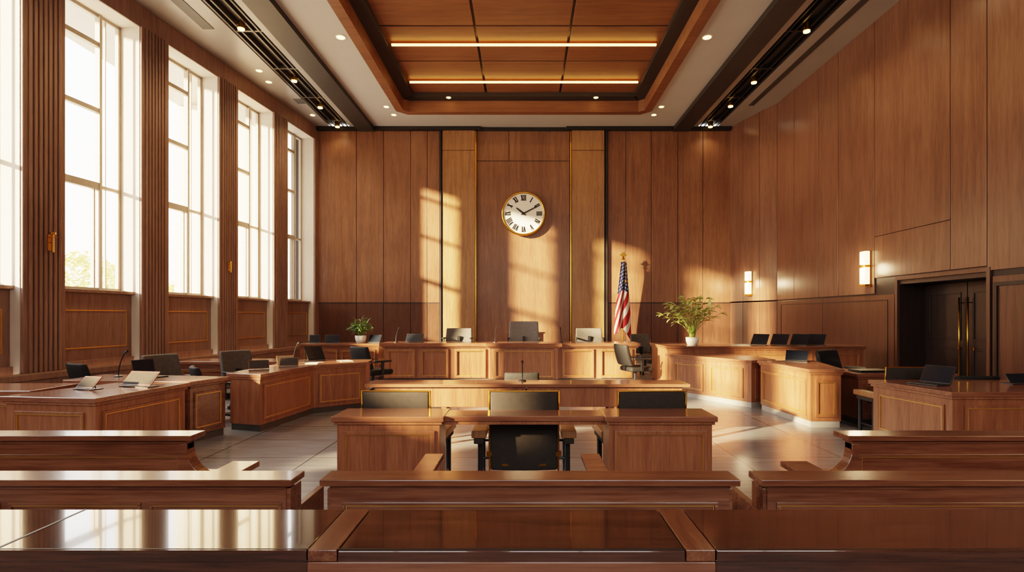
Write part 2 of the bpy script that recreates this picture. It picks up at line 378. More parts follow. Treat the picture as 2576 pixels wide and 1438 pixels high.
# ceiling
ch=.3
cof=[(-3.95,4.0),(3.95,4.0),(3.95,17.5-ch),(3.95-ch,17.5),(-3.95+ch,17.5),(-3.95,17.5-ch)]
def ringflat(mb,outer,inner,z):
    vs=[Vector((p[0],p[1],0)) for p in outer]; vi=[Vector((p[0],p[1],0)) for p in inner]
    tr=tessellate_polygon([vs,vi]); al=[(p[0],p[1],z) for p in outer+inner]; mb.add(al,[tuple(t) for t in tr])
def ringq(mb,o,i,z):
    n=len(o); mb.add([(p[0],p[1],z) for p in o]+[(p[0],p[1],z) for p in i],[(k,(k+1)%n,n+(k+1)%n,n+k) for k in range(n)])
def riser(mb,poly,z0,z1):
    n=len(poly); mb.add([(p[0],p[1],z0) for p in poly]+[(p[0],p[1],z1) for p in poly],[(i,(i+1)%n,n+(i+1)%n,n+i) for i in range(n)])
mb=MB(); ringflat(mb,[(-5.1,YR),(5.1,YR),(5.1,YB+.1),(-5.1,YB+.1)],cof,Hc)
struct(mb,'ceiling','ceil')
c1=offset(cof,-.24); c2=offset(cof,-.58)
mb=MB(); riser(mb,cof,Hc-.07,Hc+.3); ringq(mb,cof,c1,Hc-.07); riser(mb,c1,Hc-.07,Hc+.28); struct(mb,'ceiling_coffer_rim','ceilw')
mb=MB(); ringq(mb,c1,c2,Hc+.28); riser(mb,c2,Hc+.28,Hc+.46); struct(mb,'ceiling_coffer_band','beam')
mb=MB(); px=[-3.42,-1.15,1.1,3.42]; py=[4.4,6.0,7.75,9.5,11.25,13.05,14.85,17.0]
for a,b in zip(px[:-1],px[1:]):
    for c,d in zip(py[:-1],py[1:]): mb.box(a+.03,b-.03,c+.03,d-.03,Hc+.40,Hc+.44)
struct(mb,'ceiling_coffer_panels','ceilw',bevel=.01)
struct(MB().box(-4.2,4.2,3.8,17.8,Hc+.46,Hc+.5),'ceiling_coffer_back','dark')
for i,y in enumerate((10.9,13.8,16.0)):
    t=thing('strip_light','slim warm linear light bar across the wood ceiling','ceiling light',(0,y,Hc+.395),group='linear lights in the wood ceiling')
    make(MB().box(-3.3,3.3,-.012,.012,-.05,.0),'housing','gold',t); make(MB().box(-3.28,3.28,-.03,.03,-.09,-.05),'diffuser','strip',t)
def sidec(s,nm):
    f=lambda a,b:(min(s*a,s*b),max(s*a,s*b))
    mb=MB(); x0,x1=f(5.05,5.6); mb.box(x0,x1,YR,YB,Hc-.14,Hc+.1)
    x0,x1=f(5.86,6.55); mb.box(x0,x1,YR,YB,Hc+.12,Hc+.2)
    struct(mb,'ceiling_beam_'+nm,'beam')
    mb=MB(); x0,x1=f(5.6,5.86); mb.box(x0,x1,YR,YB,Hc-.02,Hc+.2)
    x0,x1=f(6.55,10.5 if s<0 else 8.6); mb.box(x0,x1,YR,YB+.1,Hc,Hc+.2)
    struct(mb,'ceiling_'+nm,'ceilg')
    mb=MB()
    for xx in (5.93,6.07,6.33,6.47):
        x0,x1=f(xx,xx+.04); mb.box(x0,x1,YR,YB-.1,Hc+.0,Hc+.13)
    for k in range(12):
        x0,x1=f(5.88,6.53); mb.box(x0,x1,18.2-k*1.9,18.26-k*1.9,Hc+.01,Hc+.12)
    struct(mb,'ceiling_track_'+nm,'blackp' if s>0 else 'kick')
    mb=MB()
    if s>0: mb.box(6.82,6.98,6,16.9,Hc-.012,Hc+.01)
    else: mb.box(-7.15,-6.9,8.5,12.4,Hc-.012,Hc+.01).box(-6.8,-6.5,16.4,16.75,Hc-.012,Hc+.01)
    struct(mb,'ceiling_vent_'+nm,'vent')
sidec(-1,'left'); sidec(1,'right')
def lamp(kind,name,energy,col,parent,loc=(0,0,0),size=.05,spot=1.6,blend=.6,rot=(0,0,0)):
    l=bpy.data.lights.new(name,kind); l.energy=energy; l.color=col; l.shadow_soft_size=size
    if kind=='SPOT': l.spot_size=spot; l.spot_blend=blend
    o=bpy.data.objects.new(name,l); COL.objects.link(o); o.parent=parent; o.location=loc; o.rotation_euler=rot; return o
WARM=(1,.66,.36)
def spotlight(x,y,e):
    sp=thing('spotlight','small brass ceiling spotlight with glowing lens','spotlight',(x,y,Hc+.06),group='spotlights in the ceiling slots')
    make(MB().cyl((0,0,-.16),(0,0,.0),.085,n=20).cyl((0,0,0),(0,0,.1),.02,n=8),'housing','gold',sp,bevel=.006)
    make(MB().cyl((0,0,-.185),(0,0,-.158),.07,n=20),'lens','bulb',sp)
    lamp('SPOT','bulb',e,WARM,sp,(0,0,-.22),.06,2.4,.9); return sp
spotlight(6.2,18.5,25)
spR=spotlight(6.2,16.7,100)
for (x,y) in ((6.2,15.0),(6.25,12.3),(6.2,10.9),(6.2,8.6)): copy_thing(spR,(x,y,Hc+.06))
spotlight(-6.2,18.5,25)
spL=spotlight(-6.15,16.8,240)
for (x,y) in ((-6.15,14.9),(-6.2,12.2),(-6.2,9.6)): copy_thing(spL,(x,y,Hc+.06))
dl=thing('downlight','small round recessed ceiling downlight','downlight',(4.2,12.76,Hc),group='recessed downlights')
make(MB().cyl((0,0,-.012),(0,0,.0),.12,n=24),'trim_ring','white',dl); make(MB().cyl((0,0,-.02),(0,0,-.011),.09,n=24),'lens','bulb',dl)
for (x,y) in ((-4.2,12.76),(4.2,17.0),(-4.2,17.0),(4.13,17.68),(-4.13,17.68),(-6.9,14.5),(-6.97,15.2),(-6.72,17.7),(4.2,8.5),(-4.2,8.5)):
    copy_thing(dl,(x,y,Hc),scale=1 if y<14 and abs(x)<5 else .8)
for x in (-2.3,2.2): copy_thing(dl,(x,17.0,Hc+.28),scale=.7)
# ================================================================ CLOCK
cx,cz=(1317-VX)*18.75/F, EYE+(VY-537)*18.75/F
ck=thing('wall_clock','round brass-rimmed wall clock with Roman numerals showing ten past ten','clock',(cx,YB,cz))
R=.73
def ydisk(mb,r,y0,y1,n=64): mb.cyl((0,y0,0),(0,y1,0),r,n=n)
mb=MB(); ydisk(mb,R-.03,-.16,-.01); make(mb,'face','face',ck)
vs=[];fs=[];n=72
prof=[(R-.055,-.16),(R-.048,-.2),(R-.018,-.215),(R+.01,-.19),(R+.015,-.1),(R-.01,-.01),(R-.055,-.01)]
for i in range(n):
    a=2*math.pi*i/n
    for r,y in prof: vs.append((r*math.cos(a),y,r*math.sin(a)))
m=len(prof)
for i in range(n):
    for j in range(m): fs.append((i*m+j,i*m+(j+1)%m,((i+1)%n)*m+(j+1)%m,((i+1)%n)*m+j))
make(MB().add(vs,fs),'rim','gold',ck,smooth=True)
num=['XII','I','II','III','IV','V','VI','VII','VIII','IX','X','XI']
def stroke(mb,x0,z0,x1,z1,w,T):
    d=Vector((x1-x0,z1-z0)).normalized(); nx,nz=-d.y*w/2,d.x*w/2
    pts=[(x0+nx,z0+nz),(x0-nx,z0-nz),(x1-nx,z1-nz),(x1+nx,z1+nz)]
    pts=[T(*p) for p in pts]; mb.prismY(pts,-.166,-.159)
hh=.088
for i,s in enumerate(num):
    mb=MB()
    a=math.pi/2-i*math.pi/6; rc=.53
    ux=Vector((math.cos(a),math.sin(a))); rt=Vector((ux.y,-ux.x)); 
    T=lambda x,z:(ux.x*(rc+z)+rt.x*x, ux.y*(rc+z)+rt.y*x)
    wd={'I':.048,'V':.082,'X':.085}; tot=sum(wd[c] for c in s); x=-tot/2
    for c in s:
        w=wd[c]; m0=x+w/2
        if c=='I': stroke(mb,m0,-hh,m0,hh,.037,T); stroke(mb,m0-.023,hh,m0+.023,hh,.015,T); stroke(mb,m0-.023,-hh,m0+.023,-hh,.015,T)
        if c=='V': stroke(mb,x+.012,hh,m0,-hh,.042,T); stroke(mb,x+w-.012,hh,m0,-hh,.022,T); stroke(mb,x-.004,hh,x+w+.004,hh,.014,T)
        if c=='X': stroke(mb,x+.012,hh,x+w-.012,-hh,.042,T); stroke(mb,x+w-.012,hh,x+.012,-hh,.022,T); stroke(mb,x,hh,x+w,hh,.014,T); stroke(mb,x,-hh,x+w,-hh,.014,T)
        x+=w
    make(mb,'numeral','ink',ck)
def hand(ang,l,w,nm,y):
    c,s=math.cos(ang),math.sin(ang); T=lambda a,b:(c*a-s*b,s*a+c*b)
    pts=[T(-.1,-w*.5),T(-.1,w*.5),T(0,w),T(l*.8,w*.8),T(l,0),T(l*.8,-w*.8),T(0,-w)]
    make(MB().prismY(pts,y-.006,y),nm,'ink',ck)
hand(math.atan2(15,-19),.33,.03,'hour_hand',-.175); hand(math.atan2(21,40),.6,.022,'minute_hand',-.185)
make(MB().cyl((0,-.2,0),(0,-.16,0),.045,n=20),'hub','ink',ck)
# ================================================================ SCONCES
def sconce(x,y,ang,sc=1):
    t=thing('wall_sconce','rectangular brass wall sconce with two glowing glass shades','wall lamp',(x,y,2.64),ang,group='glowing wall sconces')
    make(MB().box(-.09,.09,-.03,0,-.4,.4),'backplate','gold',t,bevel=.006)
    make(MB().box(-.1,.1,-.14,-.03,.1,.39),'shade','sconce',t,bevel=.012)
    make(MB().box(-.1,.1,-.14,-.03,-.33,.03),'shade','sconce',t,bevel=.012)
    make(MB().box(-.11,.11,-.15,-.02,.045,.08).box(-.11,.11,-.15,-.02,-.38,-.335),'band','gold',t,bevel=.005)
    lamp('POINT','bulb',30,WARM,t,(0,-.3,0),.12)
sconce(XR-.005,12.3,-math.pi/2); sconce(7.262,17.85,-math.pi/2+.28)
for y,sc in ((9.45,.85),(14.15,.7)):
    t=thing('pillar_bracket','slim brass bracket light on fluted pillar','wall lamp',(-9.268+.12*y+.065,y,2.85),-math.pi/2-.12+math.pi,group='brass pillar brackets'); t.scale=(sc,)*3
    make(MB().box(-.03,.03,-.02,.02,-.16,.16),'backplate','gold',t,bevel=.005)
    make(MB().cyl((0,-.09,-.2),(0,-.09,.16),.022,n=12).cyl((0,-.09,.16),(0,-.09,.2),.05,n=12).cyl((0,-.09,0),(0,0,0),.012,n=8).box(-.1,.1,-.1,-.08,.1,.12),'lamp_tube','gold',t,bevel=.003)
# ================================================================ CHAIRS
def rbox(x0,x1,y0,y1,z0,z1): return MB().box(x0,x1,y0,y1,z0,z1)
def curved_back(w,z0,z1,t,bow=.05,tilt=.1,nx=8,nz=6,taper=.0):
    vs=[];fs=[]
    for side in (0,1):
        for j in range(nz+1):
            for i in range(nx+1):
                u=i/nx*2-1; v=j/nz; wz=w/2*(1-taper*v)
                x=u*wz; y=-bow*(u*u)+tilt*v; th=t*(1-.25*abs(2*v-1)**3)
                vs.append((x,y+(th if side else 0),z0+(z1-z0)*v))
    k=(nx+1)*(nz+1)
    for j in range(nz):
        for i in range(nx):
            a=j*(nx+1)+i; fs.append((a,a+1,a+nx+2,a+nx+1)); fs.append((k+a,k+a+nx+1,k+a+nx+2,k+a+1))
    for i in range(nx):
        fs.append((i,k+i,k+i+1,i+1)); a=nz*(nx+1)+i; fs.append((a,a+1,k+a+1,k+a))
    for j in range(nz):
        a=j*(nx+1); fs.append((a,a+nx+1,k+a+nx+1,k+a)); a+=nx; fs.append((a,k+a,k+a+nx+1,a+nx+1))
    return MB().add(vs,fs)
def exec_chair(name,label,mat,loc,rot,w=.62,top=1.2,group=None):
    t=thing(name,label,'chair',loc,rot,group=group)
    make(rbox(-w/2+.03,w/2-.03,-.3,.24,.42,.53),'seat',mat,t,bevel=.045,seg=4)
    o=make(curved_back(w,.55,top,.09,bow=.05,tilt=.12,taper=.06),'backrest',mat,t,bevel=.03,seg=4,smooth=True); o.location=(0,.24,0)
    for s in (-1,1):
        make(MB().box(s*w/2-.035,s*w/2+.035,-.2,.2,.68,.72),'armrest','blackp',t,bevel=.015,seg=3)
        make(MB().box(s*w/2-.015,s*w/2+.015,-.03,.03,.45,.68),'arm_post','blackp',t,bevel=.005)
    make(MB().box(-.035,.035,.2,.27,.45,.75),'back_bracket','blackp',t)
    make(MB().cyl((0,0,.1),(0,0,.43),.035,n=12),'column','gun',t,smooth=False)
    b=MB()
    for k in range(5):
        a=k*2*math.pi/5+.3; b.tube([(0,0,.12),(.28*math.cos(a),.28*math.sin(a),.075)],[.03,.02],8)
    make(b,'star_base','blackp',t)
    for k in range(5):
        a=k*2*math.pi/5+.3; c,s=.28*math.cos(a),.28*math.sin(a)
        make(MB().cyl((c-.02,s,.032),(c+.02,s,.032),.032,n=12),'caster','blackp',t)
    return t
GJ='high-backed judge chairs'
exec_chair('judge_chair','tall grey leather judge chair behind the bench','leatherg',(-.0,15.1,.3),0,w=.84,top=1.16,group=GJ)
exec_chair('judge_chair','grey leather judge chair beside the taller chair','leathers',(-1.82,15.3,.3),0,w=.75,top=.965,group=GJ)
exec_chair('judge_chair','grey leather judge chair beside the flag side of bench','leathers',(1.82,15.3,.3),0,w=.76,top=.965,group=GJ)
oc=exec_chair('office_chair','grey leather swivel office chair at side desk','leathers',(3.35,15.4,0),.25,w=.6,top=1.1,group='swivel office chairs')
copy_thing(oc,(-5.5,8.75,0),-2.0+math.pi,'grey swivel office chair behind angled desk').scale=(1,1,.9)
copy_thing(oc,(-4.85,9.75,0),-2.1+math.pi,'grey swivel office chair behind angled desk').scale=(1,1,.9)
oc2=exec_chair('office_chair','slate dark swivel office chair by the judge bench','leatherm',(-3.05,11.3,0),math.pi*.78,w=.6,top=1.0,group='swivel office chairs')
copy_thing(oc2,(2.4,12.0,0),math.pi*.6,'slate dark swivel chair between bench and clerk desk')
copy_thing(oc2,(5.55,9.6,0),.5,'slate dark swivel chair behind clerk desk')
copy_thing(oc2,(-4.65,8.55,0),2.2,'slate dark swivel chair between side desks').scale=(1,1,.85)
copy_thing(oc2,(5.95,7.65,0),math.pi,'dark swivel chair behind side desk').scale=(1,1,.82)
copy_thing(oc2,(6.85,7.7,0),math.pi,'dark swivel chair behind side desk').scale=(1,1,.82)
copy_thing(oc2,(-6.5,8.6,0),2.6,'dark swivel chair near the wall ledge').scale=(1,1,.9)
copy_thing(oc2,(-.03,8.05,0),math.pi,'small dark swivel chair behind the long table').scale=(.85,.9,.82)
def counsel(loc,rot):
    t=thing('counsel_armchair','dark leather armchair with brass frame and wooden armrests','chair',loc,rot,group='armchairs behind the counsel desk')
    make(rbox(-.29,.29,-.02,.46,.4,.5),'seat','leather',t,bevel=.04,seg=4)
    o=make(curved_back(.61,.20,.92,.06,bow=-.02,tilt=-.06,taper=-.0),'backrest','leather',t,bevel=.02,seg=4,smooth=True); o.location=(0,-.06,0)
    f=MB()
    for s in (-1,1): f.tube([(s*.312,-.03,.18),(s*.312,-.09,.93)],.009,8)
    f.tube([(-.312,-.09,.925),(.312,-.09,.925)],.007,8)
    make(f,'back_frame','gold',t,smooth=False)
    for s in (-1,1):
        make(MB().box(min(s*.335,s*.47),max(s*.335,s*.47),-.14,.38,.51,.58),'armrest','pil',t,bevel=.012,seg=3)
        a=MB().box(min(s*.36,s*.45),max(s*.36,s*.45),-.12,.34,.455,.51)
        make(a,'arm_pad','leather',t,bevel=.01)
        l=MB().tube([(s*.4,.02,0),(s*.4,.02,.465)],.026,10).tube([(s*.4,.33,0),(s*.4,.33,.465)],.026,10).tube([(s*.4,.02,.12),(s*.4,.33,.12)],.012,8).tube([(s*.3,0,.3),(s*.4,.02,.3)],.012,8).tube([(s*.28,.2,.42),(s*.4,.2,.42)],.012,8)
        make(l,'leg','gun',t)
        for z in (.245,.33):
            make(MB().box(s*.16-.04,s*.16+.04,-.06,-.04,z,z+.02) if z<.3 else MB().box(s*.315-.025,s*.315+.025,-.055,.0,z,z+.04),'clasp','gold',t)
    return t
c0=counsel((0,5.1,0),0)
copy_thing(c0,(-1.15,5.1,0),-.05); copy_thing(c0,(1.15,5.1,0),.05)
copy_thing(c0,(5.08,7.42,0),0,'dark leather armchair with wooden arms beside side desk')
# ================================================================ DESKS
JP=[(-3.4,13.5),(-.82,13.5),(-.82,13.34),(.82,13.34),(.82,13.5),(2.72,13.5),(2.72,14.2),(-3.4,14.2)]
desk('judge_bench','long raised orange wood judge bench with recessed panels',JP,.95,{0:[(.03,.3),(.345,.61),(.67,.96)],2:[(.06,.94)],4:[(.05,.46),(.54,.95)]},over=.09,lip=.08,cat='judge bench',mw=.05,md=.045,gap=.02)
make(MB().box(-3.3,2.75,14.4,17.2,0,.3),'judge_platform','pew',bevel=.01,label='low wooden platform beneath the judge chairs',cat='platform')
make(MB().box(-.55,.62,17.6,17.75,0,1.05).box(-.6,.67,17.55,17.8,1.05,1.1),'low_cabinet','deskV',bevel=.005,label='low wooden ledge cabinet against the panelled wall',cat='cabinet')
desk('clerk_desk','pale sunlit orange wood clerk desk with square panels',[(2.98,11.45),(3.98,9.74),(4.45,9.95),(4.45,11.45)],.83,{0:[(.08,.46),(.54,.92)],1:[(.15,.85)]},kick='kickw',mw=.035,md=.025)
desk('raised_counter','long raised counter holding screens and a plant',[(2.98,11.55),(7.05,11.55),(7.05,12.4),(2.98,12.4)],.98,{0:[(.02,.2),(.22,.4),(.45,.7),(.73,.98)]},topmat='pew')
desk('witness_stand','angled orange wood stand with pale kickboard',[(4.06,9.55),(4.12,8.0),(4.56,8.0),(4.95,9.55)],.84,{0:[(.06,.94)],1:[(.15,.85)]},kick='kickw',mw=.035,md=.025)
desk('side_desk','dark wood desk holding a closed laptop',[(4.9,8.15),(6.3,8.15),(6.3,8.8),(4.9,8.8)],.76,{0:[(.05,.48),(.52,.95)]})
desk('corner_desk','angled wood desk near the double door',[(4.5,7.17),(4.65,6.04),(7.2,6.04),(7.2,7.1)],.78,{0:[(.08,.92)],1:[(.05,.45),(.5,.95)]})
desk('side_desk','narrow wood desk behind the bench by the flag',[(3.15,13.1),(4.9,13.1),(4.9,13.7),(3.15,13.7)],.95,{0:[(.04,.48),(.52,.96)]})
desk('side_desk','long wood desk holding screens and a small plant',[(-5.55,13.8),(-3.6,13.8),(-3.6,14.5),(-5.55,14.5)],.92,{0:[(.04,.48),(.52,.96)]},topmat='pew',mat='pew')
desk('side_desk','low wood desk near the windowed wall',[(-6.6,10.6),(-4.6,10.6),(-4.6,11.3),(-6.6,11.3)],.74,{0:[(.04,.48),(.52,.96)]},mat='pew')
desk('corner_desk','angled wood desk with brass-lined panel and tablets',[(-5.34,5.74),(-4.31,5.6),(-4.17,6.85),(-5.0,6.85)],.78,{0:[(.1,.88)],1:[(.06,.94)]})
desk('side_desk','dark wood desk behind the angled desk',[(-4.2,7.0),(-4.05,7.55),(-5.9,7.85),(-5.9,7.2)],.78,{0:[(.1,.9)],3:[(.05,.95)]},mat='pew')
desk('side_desk','plain wood desk beside the wall ledge',[(-7.4,6.3),(-5.6,6.3),(-5.6,6.95),(-7.4,6.95)],.76,{0:[(.04,.48),(.52,.96)]})
desk('jury_desk','angled reddish wood desk with dark kickboard',[(-4.15,7.86),(-3.65,7.7),(-3.46,9.14),(-2.77,9.74),(-2.85,10.3),(-4.1,10.3)],.8,{1:[(.05,.93)],2:[(.1,.9)]})
t=thing('counsel_desk','wide wood counsel desk with two panelled pedestals','desk',(0,4.7,0))
for s,(a,b) in ((-1,(-1.54,-.69)),(1,(.70,1.55))):
    make(MB().box(a,b,-.12,.22,0,.72),'pedestal','deskV',t,bevel=.006)
    make(MB().box(a-.035,b+.035,-.16,.26,.735,.78),'pedestal_top','top',t,bevel=.006); make(MB().box(a-.018,b+.018,-.14,.24,.71,.735),'cornice','deskV',t,bevel=.004)
    fm=MB(); frame(fm,(a,-.12),(b,-.12),.05,.95,.1,.66,.03,.02); make(fm,'panel_molding','deskV',t,bevel=.003)
    gm=MB(); frame(gm,(a,-.12),(b,-.12),.085,.915,.13,.63,.007,.012); make(gm,'brass_inlay','golddull',t)
make(MB().box(-.69,.7,-.1,.2,.73,.775),'desktop','top',t,bevel=.006); make(MB().box(-.68,.69,-.08,-.05,.70,.73),'apron','deskV',t,bevel=.004)
t=thing('long_table','long narrow wood table with open legs','table',(0,7.1,0))
make(MB().box(-1.97,2.06,-.22,.25,.72,.76),'tabletop','top',t,bevel=.006)
make(MB().box(-1.85,.02,-.17,-.14,.47,.72),'modesty_panel','deskV',t,bevel=.004); make(MB().box(.04,1.97,-.17,-.14,.47,.72),'modesty_panel','deskV',t,bevel=.004)
for x in (-1.84,-1.0,1.1,1.94):
    for y in (-.12,.2): make(MB().box(x-.03,x+.03,y-.03,y+.03,0,.72),'leg','deskV',t,bevel=.004)
# ================================================================ PEWS
def pew(name,label,x0,x1,y,h,flare=None,segs=2,arms=()):
    t=thing(name,label,'pew',((x0+x1)/2,y,0),group='polished wood pews')
    cx=(x0+x1)/2; a,b=x0-cx,x1-cx
    make(MB().box(a,b,0,.185,h-.035,h),'top_rail','pew',t,bevel=.004)
    make(MB().box(a+.045,b-.045,.03,.15,h-.06,h-.035),'cornice','pew',t,bevel=.003)
    bm=MB().box(a+.045,b-.045,.04,.12,.06,h-.06); make(bm,'backrest','pew',t,bevel=.004)
    fm=MB(); gm=MB()
    for i in range(segs):
        s0=(i+.03)/segs; s1=(i+.97)/segs
        frame(fm,(a+.045,.04),(b-.045,.04),s0,s1,.12,h-.13,.018,.010)
        frame(gm,(a+.045,.04),(b-.045,.04),s0+.010/segs,s1-.010/segs,.138,h-.148,.005,.007)
    make(fm,'panel_molding','pew',t,bevel=.003); make(gm,'brass_inlay','golddull',t)
    make(MB().box(a+.06,b-.06,.12,.56,.38,.43),'seat','pew',t,bevel=.012,seg=3)
    make(MB().box(a+.08,b-.08,.14,.18,0,.38),'seat_support','pew',t)
    for s,e in ((-1,a),(1,b)):
        x=e-s*.045
        if flare==s: 
            pts=[(x-s*.05,0),(x-s*.05,h-.06),(x,h-.06)]
            for k in range(0,11):
                q=k/10*math.pi/2; pts.append((x+s*.24*(1-math.cos(q)), (h-.1)-.2*math.sin(q)))
            pts+= [(x+s*.28,h-.31),(x+s*.28,h-.42),(x+s*.12,h-.42),(x+s*.12,0)]
            make(MB().prismY(pts,.03,.13),'end_panel','pew',t,bevel=.004)
            make(MB().box(min(x+s*.12,x+s*.32),max(x+s*.12,x+s*.32),.02,.40,h-.31,h-.27),'armrest','pew',t,bevel=.006)
            make(MB().box(min(x+s*.18,x+s*.23),max(x+s*.18,x+s*.23),.13,.36,0,h-.31),'end_panel','pew',t,bevel=.004)
        else:
            make(MB().box(x-.02,x+.02,.05,.56,0,.52).box(x-.02,x+.02,.05,.2,.52,h-.06),'end_panel','pew',t,bevel=.004)
    for ax in arms:
        make(MB().box(ax-cx-.06,ax-cx+.06,.17,.62,h-.045,h-.01),'armrest','top',t,bevel=.006)
        make(MB().box(ax-cx-.02,ax-cx+.02,.2,.56,.4,h-.045),'arm_support','pew',t)
    return t
pew('pew','polished wood pew facing the counsel desk',-1.10,1.165,2.99,.72,segs=1,arms=(-.58,.43))
pew('pew','long polished wood pew beside the aisle',-4.4,-1.25,2.99,.72,segs=4)
pew('pew','long dark polished wood pew beside the aisle',1.28,4.6,2.99,.72,segs=2)
pew('pew','wood pew with curved end panel and low armrest',-5.2,-2.23,3.72,.8,flare=1,segs=2)
pew('pew','dark wood pew with curved end panel and low armrest',2.17,5.4,3.72,.8,flare=-1,segs=2)
t=thing('front_table','long glossy dark wood table with flush inlay bars','table',(0,2.02,0))
make(MB().box(-3.2,-.79,0,.43,.71,.75),'tabletop','table',t,bevel=.003); make(MB().box(-.675,.585,.0,.43,.705,.748),'tabletop','table',t,bevel=.003); make(MB().box(.70,3.2,0,.43,.71,.75),'tabletop','table',t,bevel=.003)
for a,b in ((-.785,-.68),(.59,.695)): make(MB().box(a,b,.0,.43,.71,.752),'inlay_bar','tabin',t,bevel=.003)
make(MB().box(-3.2,-.79,.012,.4,.42,.71),'apron','table',t,bevel=.003); make(MB().box(-.785,.695,-.004,.4,.42,.709),'apron','pew',t,bevel=.003); make(MB().box(.70,3.2,.012,.4,.42,.71),'apron','table',t,bevel=.003)
for x in (-3.0,-.74,.64,3.0): make(MB().box(x-.06,x+.06,.06,.36,0,.42),'leg','table',t)
make(MB().box(-3.2,3.2,.012,.016,.7475,.7512).box(-1.935,-1.925,0,.43,.7495,.7515),'groove','dark',t)
# ================================================================ DESK ITEMS
def laptop(loc,rot,w=.34,ang=60,label='open dark laptop on desk',mat='screen'):
    t=thing('laptop',label,'laptop',loc,rot,group='open screens on the desks')
    make(MB().box(-w/2,w/2,-.24,0,0.002,.016),'base','gun',t,bevel=.004)
    o=make(MB().box(-w/2,w/2,0,.012,0,.23),'lid','gun',t,bevel=.004); o.location=(0,0,.016); o.rotation_euler=(math.radians(ang-90),0,0)
    s=make(MB().box(-w/2+.012,w/2-.012,-.002,0,.012,.218),'screen',mat,o)
    return t
def tablet(loc,rot,w=.3,h=.22,label='dark tablet on tilted stand'):
    t=thing('tablet',label,'tablet',(loc[0],loc[1],loc[2]+.002),rot,group='tablets on stands')
    wd='propped' in label; a=math.radians(-42 if wd else -32)
    o=make(MB().box(-w/2,w/2,-.006,.006,0,h),'screen_panel','pew' if wd else 'blackp',t,bevel=.003); o.rotation_euler=(a,0,0); o.location=(0,0,.016)
    make(MB().box(-w/2+.012,w/2-.012,-.009,-.006,.014,h-.014),'screen','leather' if wd else 'screen',o)
    hs=h*.55*(.74/.85 if wd else 1)
    make(MB().tube([(-.05,.09,.008),(-.05,.06,hs)],.006,6).tube([(.05,.09,0.008),(.05,.06,hs)],.006,6),'stand','gun',t)
    make(MB().box(-w/2,w/2,-.03,.12,0,.008),'foot','gun',t)
    return t
def mic(loc,rot=0,h=.32,label='thin black gooseneck microphone'):
    t=thing('microphone',label,'microphone',loc,rot,group='gooseneck microphones')
    make(MB().lathe([(0,0),(.05,0),(.05,.012),(.015,.022),(0,.022)],16),'base','blackp',t)
    pts=[(0,-.12*(k/6)**2,.02+h*(k/6)) for k in range(7)]
    make(MB().tube(pts,.008,8),'neck','blackp',t)
    make(MB().tube([pts[-1],(0,-.18,.02+h+.03)],[.014,.016],10),'capsule','blackp',t)
for i,px in enumerate((1905,1955,2005,2047)):
    x=(px-VX)*11.9/F; tablet((x,11.85,.98),-.9,w=.36,h=.26)
tablet((-5.3,14.1,.92),.35,w=.26); tablet((-4.85,14.1,.92),.3,w=.36); tablet((-3.8,14.1,.92),-.2,w=.32)
tablet((-2.75,13.9,.95),-.2,w=.45,h=.22); mic((-3.2,13.9,.95),.8)
mic((-.72,13.9,.95),.2,.32); mic((.93,13.9,.95),-.2,.32)
laptop((4.98,6.75,.78),-1.2,w=.36,ang=62,label='open slate laptop on corner desk')
t=thing('laptop','closed black laptop lying on dark desk','laptop',(5.25,8.45,.76),.1); make(MB().box(-.25,.25,-.15,.15,0.002,.02),'base','blackp',t,bevel=.005); make(MB().box(-.25,.25,-.15,.15,.021,.032),'lid','blackp',t,bevel=.004)
tablet((4.55,9.3,.84),-.6,w=.34,h=.2)
tablet((6.1,6.75,.78),.2,w=.5,h=.12); tablet((6.8,6.7,.78),-.1,w=.42,h=.14)
tablet((-4.5,6.45,.78),-.25,w=.42,h=.2,label='large dark tablet in wooden cover propped on angled desk'); tablet((-4.9,6.2,.78),-.3,w=.26,h=.16,label='small dark tablet in wooden cover propped on angled desk')
laptop((-5.1,7.5,.78),1.2,w=.3,ang=75); mic((-5.5,7.55,.78),1.2,.3)
for (x,y,r) in ((-3.95,8.3,.5),(-3.72,8.8,.3),(-3.95,9.25,.6)):
    tablet((x,y,.8),r,w=.28,h=.16,label='dark tablet in wooden cover propped on jury desk')
tablet((-3.7,9.95,.8),.9,w=.34,h=.28); mic((-4.0,9.65,.8),1.0,.3)
def papers(loc,rot,label='loose white paper sheets on desk'):
    mb=MB()
    for k in range(4): 
        a=rot+k*.07; c,s=math.cos(a),math.sin(a); mb.box8((0,0,k*.0025+.001),(c*.21,s*.21,0),(-s*.29,c*.29,0),(0,0,.002))
    make(mb,'paper_stack','paper',loc=loc,label=label,cat='papers')
papers((-3.2,9.75,.8),.4); papers((-3.68,9.35,.8),-.1)
mic((-.02,7.2,.76),0,.22,'gooseneck microphone on the long table')
